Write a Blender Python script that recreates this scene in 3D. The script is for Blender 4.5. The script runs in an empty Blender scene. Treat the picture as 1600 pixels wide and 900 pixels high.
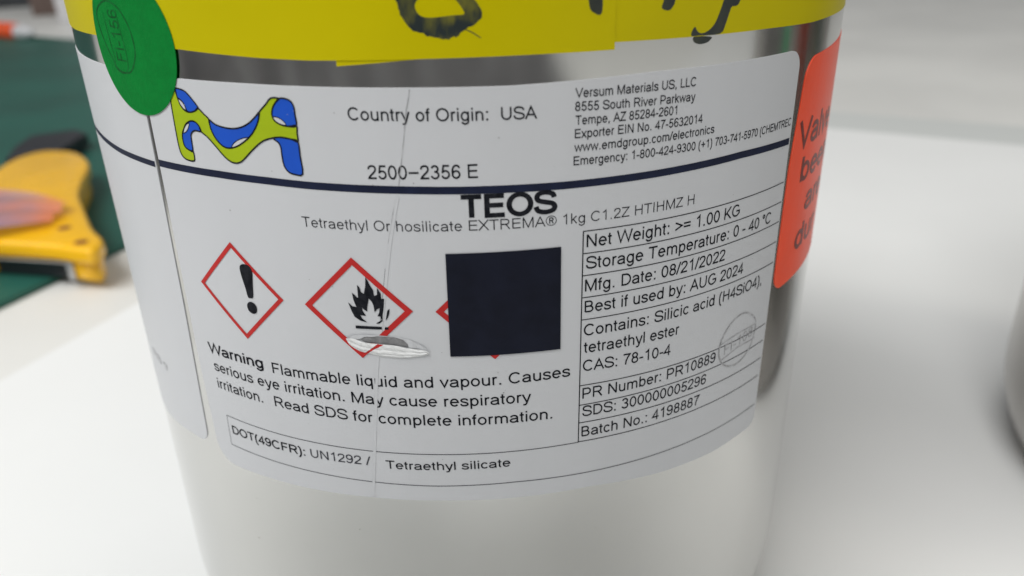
import bpy, bmesh, math, random
from mathutils import Vector, Matrix
from mathutils.geometry import tessellate_polygon
random.seed(4)
S = bpy.context.scene
C = S.collection
rad = math.radians

# ------------------------------------------------------------------ camera, light, exposure
R = 0.056                      # canister radius in metres
ZB = 2.20                      # height of the lens over the bench, in radii
cam_d = bpy.data.cameras.new('camera')
cam = bpy.data.objects.new('camera', cam_d); C.objects.link(cam); S.camera = cam
yaw, pitch, roll = 0.0455, 0.4425, -0.0267
fw = Vector((math.sin(yaw)*math.cos(pitch), math.cos(yaw)*math.cos(pitch), -math.sin(pitch)))
rt = Vector((math.cos(yaw), -math.sin(yaw), 0)); up = rt.cross(fw)
r2 = math.cos(roll)*rt + math.sin(roll)*up
u2 = -math.sin(roll)*rt + math.cos(roll)*up
mw = Matrix((r2, u2, -fw)).transposed().to_4x4()
mw.translation = Vector((0, -2.4292*R, ZB*R))
cam.matrix_world = mw
cam_d.sensor_width = 36; cam_d.lens = 1274.26/1600*36
cam_d.clip_start = 0.005; cam_d.clip_end = 30
cam_d.dof.use_dof = True; cam_d.dof.focus_distance = 0.094; cam_d.dof.aperture_fstop = 22

W = bpy.data.worlds.new('World'); S.world = W; W.use_nodes = True
bg = W.node_tree.nodes['Background']
bg.inputs[0].default_value = (0.95, 0.97, 1.0, 1); bg.inputs[1].default_value = 0.31

def area(name, loc, target, sx, sy, power, col=(1, 1, 1)):
    l = bpy.data.lights.new(name, 'AREA'); l.shape = 'RECTANGLE'; l.size = sx; l.size_y = sy
    l.energy = power; l.color = col
    o = bpy.data.objects.new(name, l); C.objects.link(o); o.location = loc
    d = Vector(target) - Vector(loc); o.rotation_euler = d.to_track_quat('-Z', 'Y').to_euler()
    return o
area('ceiling_lamp', (-0.418, -0.498, 1.126), (0, 0, 0), 0.8, 0.5, 13.6, (1, 0.99, 0.985))
area('ceiling_lamp', (-0.981, -0.173, 0.836), (0, 0, 0), 0.8, 0.5, 3.6, (0.98, 0.99, 1))
lb = area('ceiling_lamp', (0.55, -0.34, 1.5), (0, 0, 0), 1.3, 0.22, 4.4, (1, 0.94, 0.84))
lb.rotation_euler = (0, 0, rad(-32))
S.view_settings.view_transform = 'Standard'; S.view_settings.look = 'None'
S.view_settings.exposure = 0.0; S.view_settings.gamma = 1
S.render.engine = 'CYCLES'

# ------------------------------------------------------------------ materials
def mat(name, col, rough=0.5, metal=0.0, spec=0.5, var=0.0, vscale=60, bump=0.0, bscale=400, coat=0.0,
        vcol=None, alpha=1.0, trans=0.0, bdist=0.0003, aniso=0.0, stretch=None):
    m = bpy.data.materials.new(name); m.use_nodes = True
    nt = m.node_tree; b = nt.nodes['Principled BSDF']
    b.inputs['Base Color'].default_value = (*col, 1); b.inputs['Roughness'].default_value = rough
    b.inputs['Metallic'].default_value = metal; b.inputs['Specular IOR Level'].default_value = spec
    b.inputs['Coat Weight'].default_value = coat; b.inputs['Coat Roughness'].default_value = 0.15
    b.inputs['Alpha'].default_value = alpha; b.inputs['Transmission Weight'].default_value = trans
    b.inputs['Anisotropic'].default_value = aniso
    tc = nt.nodes.new('ShaderNodeTexCoord'); mp = nt.nodes.new('ShaderNodeMapping')
    nt.links.new(tc.outputs['Object'], mp.inputs['Vector'])
    if stretch: mp.inputs['Scale'].default_value = stretch
    if var:
        n = nt.nodes.new('ShaderNodeTexNoise'); n.inputs['Scale'].default_value = vscale; n.inputs['Detail'].default_value = 5
        nt.links.new(mp.outputs[0], n.inputs['Vector'])
        r = nt.nodes.new('ShaderNodeValToRGB')
        c2 = vcol or tuple(c*(1-var) for c in col)
        r.color_ramp.elements[0].position = 0.35; r.color_ramp.elements[0].color = (*c2, 1)
        r.color_ramp.elements[1].position = 0.65; r.color_ramp.elements[1].color = (*col, 1)
        nt.links.new(n.outputs['Fac'], r.inputs['Fac']); nt.links.new(r.outputs['Color'], b.inputs['Base Color'])
        mr = nt.nodes.new('ShaderNodeMapRange'); mr.inputs['To Min'].default_value = max(0.03, rough-0.06); mr.inputs['To Max'].default_value = rough+0.06
        nt.links.new(n.outputs['Fac'], mr.inputs['Value']); nt.links.new(mr.outputs[0], b.inputs['Roughness'])
    if bump:
        n2 = nt.nodes.new('ShaderNodeTexNoise'); n2.inputs['Scale'].default_value = bscale; n2.inputs['Detail'].default_value = 4
        nt.links.new(mp.outputs[0], n2.inputs['Vector'])
        bp = nt.nodes.new('ShaderNodeBump'); bp.inputs['Strength'].default_value = bump; bp.inputs['Distance'].default_value = bdist
        nt.links.new(n2.outputs['Fac'], bp.inputs['Height']); nt.links.new(bp.outputs[0], b.inputs['Normal'])
    return m
M = {
 'steel': mat('satin_steel', (0.585, 0.585, 0.57), 0.13, 1.0, var=0.05, vscale=40, bump=0.03, bscale=70, bdist=0.0002),
 'label': mat('label_paper', (0.565, 0.575, 0.59), 0.42, spec=0.3, var=0.02, vscale=140, bump=0.35, bscale=420, bdist=0.00006, stretch=(1, 1, 0.07)),
 'tornpaper': mat('torn_paper', (0.78, 0.79, 0.785), 0.65, var=0.12, vscale=700, bump=0.35, bscale=1800, bdist=0.0003),
 'crease': mat('crease_paper', (0.535, 0.545, 0.56), 0.45),
 'crack': mat('mottled_dark_grey', (0.16, 0.16, 0.17), 0.7, var=0.6, vscale=1500, vcol=(0.5, 0.5, 0.5)),  # mottled dark grey for the thin crease lines and the dirt specks
 'ink': mat('black_ink', (0.006, 0.007, 0.010), 0.6, spec=0.06, var=0.35, vscale=1600, vcol=(0.018, 0.019, 0.024)),
 'softink': mat('grey_ink', (0.05, 0.052, 0.062), 0.6, spec=0.1),
 'navy': mat('navy_ink', (0.010, 0.015, 0.042), 0.5, spec=0.15, var=0.3, vscale=500),
 'blacksq': mat('black_sticker', (0.009, 0.011, 0.022), 0.5, spec=0.1, var=0.3, vscale=300, bump=0.1, bscale=800),
 'red': mat('red_ink', (0.50, 0.024, 0.022), 0.5, spec=0.15, var=0.12, vscale=900),
 'lime': mat('lime_ink', (0.35, 0.46, 0.008), 0.5, spec=0.15, var=0.06, vscale=300),
 'blue': mat('blue_ink', (0.012, 0.085, 0.52), 0.5, spec=0.15, var=0.08, vscale=300),
 'yellow': mat('yellow_tape', (0.53, 0.455, 0.0), 0.4, spec=0.12, var=0.06, vscale=60, bump=0.3, bscale=130, bdist=0.00012),
 'green': mat('green_paper', (0.003, 0.19, 0.030), 0.7, spec=0.06, var=0.12, vscale=700, bump=0.5, bscale=2200, bdist=0.0001),
 'greendentshade': mat('green_dent_shade', (0.002, 0.060, 0.012), 0.6, spec=0.1, var=0.6, vscale=900, vcol=(0.003, 0.13, 0.025)),  # shade of the pressed-in stamp, put into the colour
 'orange': mat('orange_paper', (0.98, 0.095, 0.035), 0.36, spec=0.4, var=0.04, vscale=200, bump=0.1, bscale=900),
 'orangeink': mat('orange_label_ink', (0.15, 0.013, 0.009), 0.33),
 'marker': mat('marker_ink', (0.010, 0.016, 0.018), 0.38, spec=0.5, var=0.4, vscale=500, vcol=(0.03, 0.035, 0.02)),
 'greymark': mat('mottled_grey_mark', (0.22, 0.22, 0.225), 0.6, var=0.9, vscale=1100, vcol=(0.50, 0.50, 0.51)),
 'paper': mat('bench_paper', (0.80, 0.81, 0.795), 0.6, spec=0.3, var=0.02, vscale=14, bump=0.25, bscale=16, bdist=0.002),
 'underlay': mat('grey_paper', (0.60, 0.62, 0.60), 0.6, spec=0.3),
 'bench': mat('bench_laminate', (0.76, 0.76, 0.725), 0.5, spec=0.3, var=0.10, vscale=9, bump=0.05, bscale=60),
 'mat': mat('cutting_mat', (0.018, 0.108, 0.080), 0.5, spec=0.4, var=0.25, vscale=12, bump=0.2, bscale=900),
 'matline': mat('mat_grid_ink', (0.10, 0.22, 0.16), 0.5),
 'wall': mat('wall_paint', (0.42, 0.42, 0.43), 0.6, var=0.08, vscale=4),
 'floor': mat('floor_vinyl', (0.62, 0.60, 0.57), 0.5, var=0.3, vscale=4.5, vcol=(0.10, 0.10, 0.11)),
 'kyellow': mat('yellow_plastic', (0.92, 0.50, 0.002), 0.26, spec=0.5, var=0.08, vscale=60, coat=0.2),
 'kblack': mat('black_plastic', (0.012, 0.014, 0.018), 0.4),
 'kmetal': mat('blade_steel', (0.55, 0.56, 0.58), 0.3, 1.0),
 'screw': mat('rusty_screw', (0.20, 0.05, 0.015), 0.6),
 'film': mat('pink_film', (0.72, 0.22, 0.12), 0.25, spec=0.5, var=0.35, vscale=35, vcol=(0.36, 0.24, 0.34), alpha=0.72),
 'penred': mat('orange_plastic', (0.85, 0.10, 0.02), 0.35, coat=0.3, var=0.05, vscale=60),
 'white': mat('white_plastic', (0.66, 0.66, 0.67), 0.4, var=0.05, vscale=30),
 'brown': mat('brown_card', (0.17, 0.12, 0.10), 0.7, var=0.2, vscale=30),
 'darksteel': mat('dull_steel', (0.42, 0.40, 0.38), 0.24, 1.0, var=0.08, vscale=26),
 'scuff': mat('brown_scuff', (0.42, 0.40, 0.375), 0.5, var=0.3, vscale=900),
 'hole': mat('dull_metal', (0.26, 0.26, 0.265), 0.45, spec=0.3, var=0.4, vscale=900, bump=0.3, bscale=1500),
 'redlabel': mat('red_label_ink', (0.20, 0.03, 0.02), 0.5),
 'greenlabel': mat('green_label_ink', (0.02, 0.22, 0.09), 0.5),
 'dark': mat('dark_rubber', (0.05, 0.055, 0.06), 0.6, var=0.3, vscale=60),
}
def streak_tile_floor():  # made-up tile tones, for streaks in the steel's reflections
    m = bpy.data.materials.new('floor_streak_tiles'); m.use_nodes = True; nt = m.node_tree; b = nt.nodes['Principled BSDF']
    tc = nt.nodes.new('ShaderNodeTexCoord'); sn = nt.nodes.new('ShaderNodeVectorMath'); sn.operation = 'SNAP'; sn.inputs[1].default_value = (0.45, 0.45, 10)
    wn = nt.nodes.new('ShaderNodeTexWhiteNoise'); r = nt.nodes.new('ShaderNodeValToRGB'); e = r.color_ramp.elements
    e[0].position = 0.1; e[0].color = (0.12, 0.11, 0.115, 1); e[1].position = 0.95; e[1].color = (0.85, 0.82, 0.78, 1)
    k = e.new(0.6); k.color = (0.36, 0.33, 0.31, 1)
    nt.links.new(tc.outputs['Object'], sn.inputs[0]); nt.links.new(sn.outputs[0], wn.inputs['Vector']); nt.links.new(wn.outputs['Value'], r.inputs['Fac'])
    nt.links.new(r.outputs[0], b.inputs['Base Color']); b.inputs['Roughness'].default_value = 0.5
    return m
M['floor'] = streak_tile_floor()
# worn felt-tip ink: dense at the rim, olive where the tape shows through
def worn_marker():
    m = bpy.data.materials.new('worn_marker_ink'); m.use_nodes = True; nt = m.node_tree; b = nt.nodes['Principled BSDF']
    tc = nt.nodes.new('ShaderNodeTexCoord'); mp = nt.nodes.new('ShaderNodeMapping'); mp.inputs['Scale'].default_value = (1, 1, 0.45)
    mp.inputs['Rotation'].default_value = (0, rad(25), 0)
    n = nt.nodes.new('ShaderNodeTexNoise'); n.inputs['Scale'].default_value = 900; n.inputs['Detail'].default_value = 6
    n2 = nt.nodes.new('ShaderNodeTexNoise'); n2.inputs['Scale'].default_value = 260
    r = nt.nodes.new('ShaderNodeValToRGB'); e = r.color_ramp.elements
    e[0].position = 0.44; e[0].color = (0.010, 0.018, 0.018, 1); e[1].position = 0.66; e[1].color = (0.17, 0.16, 0.012, 1)
    a = nt.nodes.new('ShaderNodeMath'); a.operation = 'ADD'; a2 = nt.nodes.new('ShaderNodeMath'); a2.operation = 'MULTIPLY'; a2.inputs[1].default_value = 0.5
    nt.links.new(tc.outputs['Object'], mp.inputs['Vector']); nt.links.new(mp.outputs[0], n.inputs['Vector']); nt.links.new(tc.outputs['Object'], n2.inputs['Vector'])
    nt.links.new(n.outputs['Fac'], a.inputs[0]); nt.links.new(n2.outputs['Fac'], a.inputs[1]); nt.links.new(a.outputs[0], a2.inputs[0])
    nt.links.new(a2.outputs[0], r.inputs['Fac']); nt.links.new(r.outputs[0], b.inputs['Base Color']); b.inputs['Roughness'].default_value = 0.45
    return m
M['worn'] = worn_marker()

# ------------------------------------------------------------------ object helpers
def tag(o, label=None, cat=None, group=None, kind=None):
    if label: o['label'] = label
    if cat: o['category'] = cat
    if group: o['group'] = group
    if kind: o['kind'] = kind
    return o
def empty(name, loc=(0, 0, 0), rz=0.0):
    o = bpy.data.objects.new(name, None); C.objects.link(o); o.location = loc; o.rotation_euler = (0, 0, rz)
    o.empty_display_size = 0.02
    return o
def link(name, me, m, parent=None, smooth=True, loc=(0, 0, 0), rz=0.0):
    me.materials.append(M[m])
    if smooth:
        for p in me.polygons: p.use_smooth = True
    o = bpy.data.objects.new(name, me); C.objects.link(o); o.location = loc; o.rotation_euler = (0, 0, rz)
    if parent: o.parent = parent
    return o
def frombm(name, bm, m, parent=None, smooth=True, **k):
    me = bpy.data.meshes.new(name); bmesh.ops.recalc_face_normals(bm, faces=bm.faces[:]); bm.to_mesh(me); bm.free()
    return link(name, me, m, parent, smooth, **k)

MIC = 1e-6
def wrap(th, z, off):           # surface coordinates (angle, height in radii) -> point on the canister wall
    r = R + off*MIC
    return Vector((r*math.sin(th), -r*math.cos(th), (z + ZB)*R))
def smoothloop(p, n=3, closed=True):
    out = []; N = len(p)
    for i in range(N if closed else N-1):
        g = lambda k: p[(i+k) % N] if closed else p[min(max(i+k, 0), N-1)]
        a, b, c, d = g(-1), g(0), g(1), g(2)
        for j in range(n):
            t = j/n
            out.append(tuple(0.5*((2*b[q]) + (-a[q]+c[q])*t + (2*a[q]-5*b[q]+4*c[q]-d[q])*t*t + (-a[q]+3*b[q]-3*c[q]+d[q])*t**3) for q in (0, 1)))
    if not closed: out.append(p[-1])
    return out
def flatbm(loops, step=0.02, zstep=None):
    """2-D outline (first loop) with holes -> bmesh cut into narrow columns so that it can be bent."""
    bm = bmesh.new(); vs = []; flat = []
    for lp in loops:
        for p in lp: vs.append(bm.verts.new((p[0], p[1], 0))); flat.append(p)
    for t in tessellate_polygon([[Vector((p[0], p[1], 0)) for p in lp] for lp in loops]):
        try: bm.faces.new([vs[i] for i in t])
        except ValueError: pass
    xs = [p[0] for p in flat]; ys = [p[1] for p in flat]
    x = (math.floor(min(xs)/step)+1)*step
    while x < max(xs):
        bmesh.ops.bisect_plane(bm, geom=bm.verts[:]+bm.edges[:]+bm.faces[:], plane_co=(x, 0, 0), plane_no=(1, 0, 0), dist=1e-7); x += step
    if zstep:
        y = (math.floor(min(ys)/zstep)+1)*zstep
        while y < max(ys):
            bmesh.ops.bisect_plane(bm, geom=bm.verts[:]+bm.edges[:]+bm.faces[:], plane_co=(0, y, 0), plane_no=(0, 1, 0), dist=1e-7); y += zstep
    return bm
def patch(name, loops, m, parent, off, thick=0, step=0.02, warp=None, zstep=None):
    """A sheet bent round the canister: top skin at off, with edge walls of the sheet's thickness."""
    bm = flatbm(loops, step, zstep)
    for f in bm.faces:
        if f.normal.z < 0: f.normal_flip()
    if thick:
        border = [e for e in bm.edges if e.is_boundary]
        ret = bmesh.ops.extrude_edge_only(bm, edges=border)
        for v in [g for g in ret['geom'] if isinstance(g, bmesh.types.BMVert)]: v.co.z = -thick
    for v in bm.verts:
        o = off + v.co.z
        if warp and v.co.z == 0: o += warp(v.co.x, v.co.y)
        v.co = wrap(v.co.x, v.co.y, o)
    me = bpy.data.meshes.new(name); bm.to_mesh(me); bm.free()
    ob = link(name, me, m, parent, smooth=True)
    me.set_sharp_from_angle(angle=rad(40)) if hasattr(me, 'set_sharp_from_angle') else None
    return ob
def ribbon(pts, w, closed=False):
    """centre line -> list of quads (2-D) with mitred joints; w = width, in the units of pts"""
    P = [Vector(p) for p in pts]; Q = [P[0]]
    for p in P[1:]:
        if (p-Q[-1]).length > 1e-9: Q.append(p)
    if closed and (Q[0]-Q[-1]).length < 1e-9: Q.pop()
    P = Q; n = len(P); L = []; Rr = []
    for i in range(n):
        a = P[i-1] if (closed or i > 0) else None
        c = P[(i+1) % n] if (closed or i < n-1) else None
        d1 = (P[i]-a).normalized() if a is not None else None
        d2 = (c-P[i]).normalized() if c is not None else None
        if d1 is None: d1 = d2
        if d2 is None: d2 = d1
        n1 = Vector((-d1.y, d1.x)); n2 = Vector((-d2.y, d2.x)); mm = n1+n2
        if mm.length < 0.25: mm = n1
        mm.normalize(); k = min(1/max(mm.dot(n1), 0.3), 2.2)
        L.append(P[i]+mm*k*w/2); Rr.append(P[i]-mm*k*w/2)
    q = [(L[i], L[(i+1) % n], Rr[(i+1) % n], Rr[i]) for i in range(n if closed else n-1)]
    return q
def quads(name, qs, m, parent, off, sub=0.02):
    vs = []; fs = []
    for q in qs:
        span = max(p[0] for p in q)-min(p[0] for p in q); k = max(1, int(math.ceil(span/sub)))
        for j in range(k):
            t0, t1 = j/k, (j+1)/k
            a, b, c, d = q
            pp = [a.lerp(b, t0), a.lerp(b, t1), d.lerp(c, t1), d.lerp(c, t0)]
            i = len(vs); vs += [wrap(p[0], p[1], off) for p in pp]; fs.append((i, i+1, i+2, i+3))
    me = bpy.data.meshes.new(name); me.from_pydata(vs, [], fs)
    # faces must look outwards
    bm = bmesh.new(); bm.from_mesh(me)
    for f in bm.faces:
        c = f.calc_center_median(); 
        if f.normal.dot(Vector((c.x, c.y, 0))) < 0: f.normal_flip()
    bm.to_mesh(me); bm.free()
    return link(name, me, m, parent, smooth=False)
def line(name, pts, w, m, parent, off, closed=False):
    return quads(name, ribbon(pts, w, closed), m, parent, off)

# ------------------------------------------------------------------ a plain grotesque stroke alphabet (em = 1000)
def A(cx, cy, rx, ry, a0, a1, n=None):
    n = n or max(5, int(abs(a1-a0)/14))
    return [(cx+rx*math.cos(rad(a0+(a1-a0)*i/n)), cy+ry*math.sin(rad(a0+(a1-a0)*i/n))) for i in range(n+1)]
def SP(*p): return smoothloop(list(p), 4, False)
O = lambda l: ('o', l)
G = {
 ' ': (278, []),
 'a': (556, [A(265, 350, 178, 128, 168, 0)+[(443, 120), (462, 40), (475, 0)], [(443, 300), (330, 275), (230, 262)]+A(225, 148, 150, 112, 95, 270)+A(263, 190, 180, 154, 270, 355)]),
 'b': (556, [[(110, 0), (110, 716)], O(A(291, 259, 181, 226, 0, 360))]),
 'c': (500, [A(268, 259, 186, 226, 38, 322)]),
 'd': (556, [[(446, 0), (446, 716)], O(A(265, 259, 181, 226, 0, 360))]),
 'e': (556, [[(85, 270), (470, 270)]+A(277, 259, 193, 226, 3, 322)]),
 'f': (278, [[(125, 0), (125, 590)]+A(218, 592, 93, 85, 180, 75), [(15, 478), (245, 478)]]),
 'g': (556, [[(446, 519), (446, -10)]+A(268, -5, 178, 165, 0, -162), O(A(265, 259, 181, 226, 0, 360))]),
 'h': (556, [[(110, 0), (110, 716)], A(279, 320, 169, 165, 170, 0)+[(448, 0)]]),
 'i': (222, [[(111, 0), (111, 519)], [(111, 616), (111, 716)]]),
 'k': (500, [[(108, 0), (108, 716)], [(425, 519), (115, 215)], [(215, 310), (440, 0)]]),
 'l': (222, [[(109, 0), (109, 716)]]),
 'm': (833, [[(110, 0), (110, 519)], A(263, 335, 153, 150, 170, 0)+[(417, 0)], A(570, 335, 153, 150, 170, 0)+[(724, 0)]]),
 'n': (556, [[(110, 0), (110, 519)], A(279, 320, 169, 165, 170, 0)+[(448, 0)]]),
 'o': (556, [O(A(276, 259, 194, 226, 0, 360))]),
 'p': (556, [[(110, -199), (110, 519)], O(A(291, 259, 181, 226, 0, 360))]),
 'q': (556, [[(446, -199), (446, 519)], O(A(265, 259, 181, 226, 0, 360))]),
 'r': (333, [[(110, 0), (110, 519)], A(250, 325, 140, 158, 175, 68)]),
 's': (500, [SP((425, 372), (375, 455), (250, 486), (125, 452), (85, 378), (130, 308), (255, 262), (385, 215), (432, 142), (390, 68), (250, 33), (110, 70), (60, 155))]),
 't': (278, [[(125, 660), (125, 120)]+A(200, 118, 75, 78, 180, 285), [(15, 478), (245, 478)]]),
 'u': (556, [[(446, 519), (446, 0)], [(108, 519)]+A(277, 198, 169, 165, 180, 350)]),
 'v': (500, [[(45, 519), (250, 30), (455, 519)]]),
 'w': (722, [[(42, 519), (200, 40), (361, 480), (522, 40), (680, 519)]]),
 'x': (500, [[(40, 519), (460, 0)], [(460, 519), (40, 0)]]),
 'y': (500, [[(45, 519), (255, 20)], [(455, 519), (245, -95), (195, -160), (130, -168), (70, -158)]]),
 'z': (500, [[(60, 478), (425, 478), (55, 42), (450, 42)]]),
 'A': (667, [[(35, 0), (333, 680), (632, 0)], [(140, 240), (525, 240)]]),
 'B': (667, [[(120, 45), (120, 671), (350, 671)]+A(355, 522, 160, 149, 90, -90)+[(120, 373)], [(355, 373)]+A(370, 209, 195, 164, 90, -90)+[(120, 45)]]),
 'C': (722, [A(378, 358, 298, 325, 40, 320)]),
 'D': (722, [O([(125, 45), (125, 671), (330, 671)]+A(340, 358, 295, 313, 88, -88)+[(330, 45)])]),
 'E': (667, [[(612, 671), (130, 671), (130, 45), (622, 45)], [(130, 372), (585, 372)]]),
 'F': (611, [[(565, 671), (127, 671), (127, 0)], [(127, 355), (510, 355)]]),
 'G': (778, [A(400, 358, 305, 325, 45, 312)+[(690, 180), (690, 330), (420, 330)]]),
 'H': (722, [[(125, 0), (125, 716)], [(597, 0), (597, 716)], [(125, 375), (597, 375)]]),
 'I': (278, [[(140, 0), (140, 716)]]),
 'K': (667, [[(120, 0), (120, 716)], [(600, 716), (120, 235)], [(262, 378), (622, 0)]]),
 'L': (556, [[(120, 716), (120, 45), (530, 45)]]),
 'M': (833, [[(115, 0), (115, 716)], [(128, 700), (417, 40), (705, 700)], [(718, 716), (718, 0)]]),
 'N': (722, [[(120, 0), (120, 716)], [(128, 700), (592, 16)], [(600, 716), (600, 0)]]),
 'O': (778, [O(A(389, 358, 305, 325, 0, 360))]),
 'P': (667, [[(125, 0), (125, 671), (380, 671)]+A(385, 485, 190, 186, 88, -88)+[(380, 299), (125, 299)]]),
 'R': (722, [[(125, 0), (125, 671), (420, 671)]+A(425, 505, 185, 166, 88, -88)+[(420, 339), (125, 339)], [(395, 330), (490, 240), (650, 0)]]),
 'S': (667, [SP((590, 505), (540, 620), (340, 683), (150, 635), (95, 520), (150, 420), (340, 362), (545, 300), (610, 190), (545, 80), (345, 33), (135, 85), (65, 225))]),
 'T': (611, [[(20, 671), (590, 671)], [(305, 0), (305, 671)]]),
 'U': (722, [[(120, 716)]+A(361, 275, 241, 242, 180, 360)+[(602, 716)]]),
 'V': (667, [[(30, 716), (333, 35), (636, 716)]]),
 'W': (944, [[(35, 716), (237, 35), (472, 680), (707, 35), (909, 716)]]),
 'X': (667, [[(40, 716), (630, 0)], [(625, 716), (38, 0)]]),
 'Z': (611, [[(45, 671), (530, 671), (55, 45), (580, 45)]]),
 '0': (556, [O(A(276, 355, 192, 322, 0, 360))]),
 '1': (556, [[(335, 0), (335, 690), (250, 600), (130, 540)]]),
 '2': (556, [SP((82, 505), (125, 628), (275, 676), (420, 640), (462, 520), (415, 395), (260, 245), (130, 125), (85, 45))+[(505, 45)]]),
 '3': (556, [A(265, 522, 168, 153, 165, -80)+[(235, 372)], [(235, 372)]+A(268, 207, 195, 172, 85, -165)]),
 '4': (556, [[(530, 205), (62, 205), (385, 680), (385, 0)]]),
 '5': (556, [[(485, 671), (175, 671), (118, 345)]+A(275, 225, 192, 190, 142, -162)]),
 '6': (556, [O(A(285, 215, 187, 182, 0, 360)), SP((470, 540), (425, 635), (300, 677), (165, 615), (100, 460), (93, 300), (100, 220))]),
 '7': (556, [[(50, 671), (490, 671), (340, 470), (235, 230), (205, 0)]]),
 '8': (556, [O(A(277, 522, 160, 151, 0, 360)), O(A(277, 207, 190, 170, 0, 360))]),
 '9': (556, [O(A(271, 500, 187, 182, 0, 360)), SP((86, 175), (131, 80), (256, 38), (391, 100), (456, 255), (463, 415), (456, 495))]),
 '.': (278, [[(140, 0), (140, 100)]]), ',': (278, [[(140, 100), (140, 0), (110, -100)]]),
 ':': (278, [[(140, 0), (140, 100)], [(140, 419), (140, 519)]]),
 '-': (333, [[(35, 260), (300, 260)]]), '_': (640, [[(50, 330), (590, 330)]]), '/': (278, [[(15, -10), (262, 725)]]),
 '(': (333, [SP((275, 725), (150, 560), (108, 258), (150, -40), (275, -210))]), ')': (333, [SP((58, 725), (183, 560), (225, 258), (183, -40), (58, -210))]),
 '+': (584, [[(55, 345), (530, 345)], [(292, 105), (292, 585)]]), '>': (584, [[(60, 555), (515, 345), (60, 135)]]),
 '=': (584, [[(55, 445), (530, 445)], [(55, 245), (530, 245)]]),
 'r)': (737, [O(A(368, 358, 325, 325, 0, 360)), [(270, 170), (270, 545), (390, 545)]+A(390, 455, 95, 90, 90, -90)+[(270, 365)], [(390, 365), (490, 170)]]),
 'o)': (333, [O(A(150, 590, 95, 95, 0, 360))]),
}
def text(s, th0, th1, z0, z1, cap, m, parent, w=94, off=128, skip=(), spread=1.0):
    """one printed line: from angle th0 to th1 (ink edges), baseline z0 -> z1, capital height cap (all in radii)"""
    x = 0; st = []
    i = 0
    while i < len(s):
        ch = s[i]
        if ch == '®': ch = 'r)'
        if ch == '°': ch = 'o)'
        adv, strokes = G[ch]
        if i not in skip:
            for k in strokes:
                cl = isinstance(k, tuple); pts = k[1] if cl else k
                ww = w*0.62 if ch == 'r)' and cl else (w*1.15 if ch in '.:,' else w)
                st.append(([(x+a, b) for a, b in pts], cl, ww))
        x += adv*spread; i += 1
    xs = [p[0] for k in st for p in k[0]]; xa, xb = min(xs)-w*0.4, max(xs)+w*0.4
    sy = cap/716.0; sx = (th1-th0)/(xb-xa)
    qs = []
    # keep the pen round: stroke width is laid on in em units, then the line is set to its width
    for pts, cl, ww in st:
        for q in ribbon([Vector(p) for p in pts], ww, cl):
            qs.append(tuple(Vector((th0+(p.x-xa)*sx, z0+(z1-z0)*(p.x-xa)/(xb-xa)+p.y*sy)) for p in q))
    return quads('text_line', qs, m, parent, off, sub=0.03)
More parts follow.
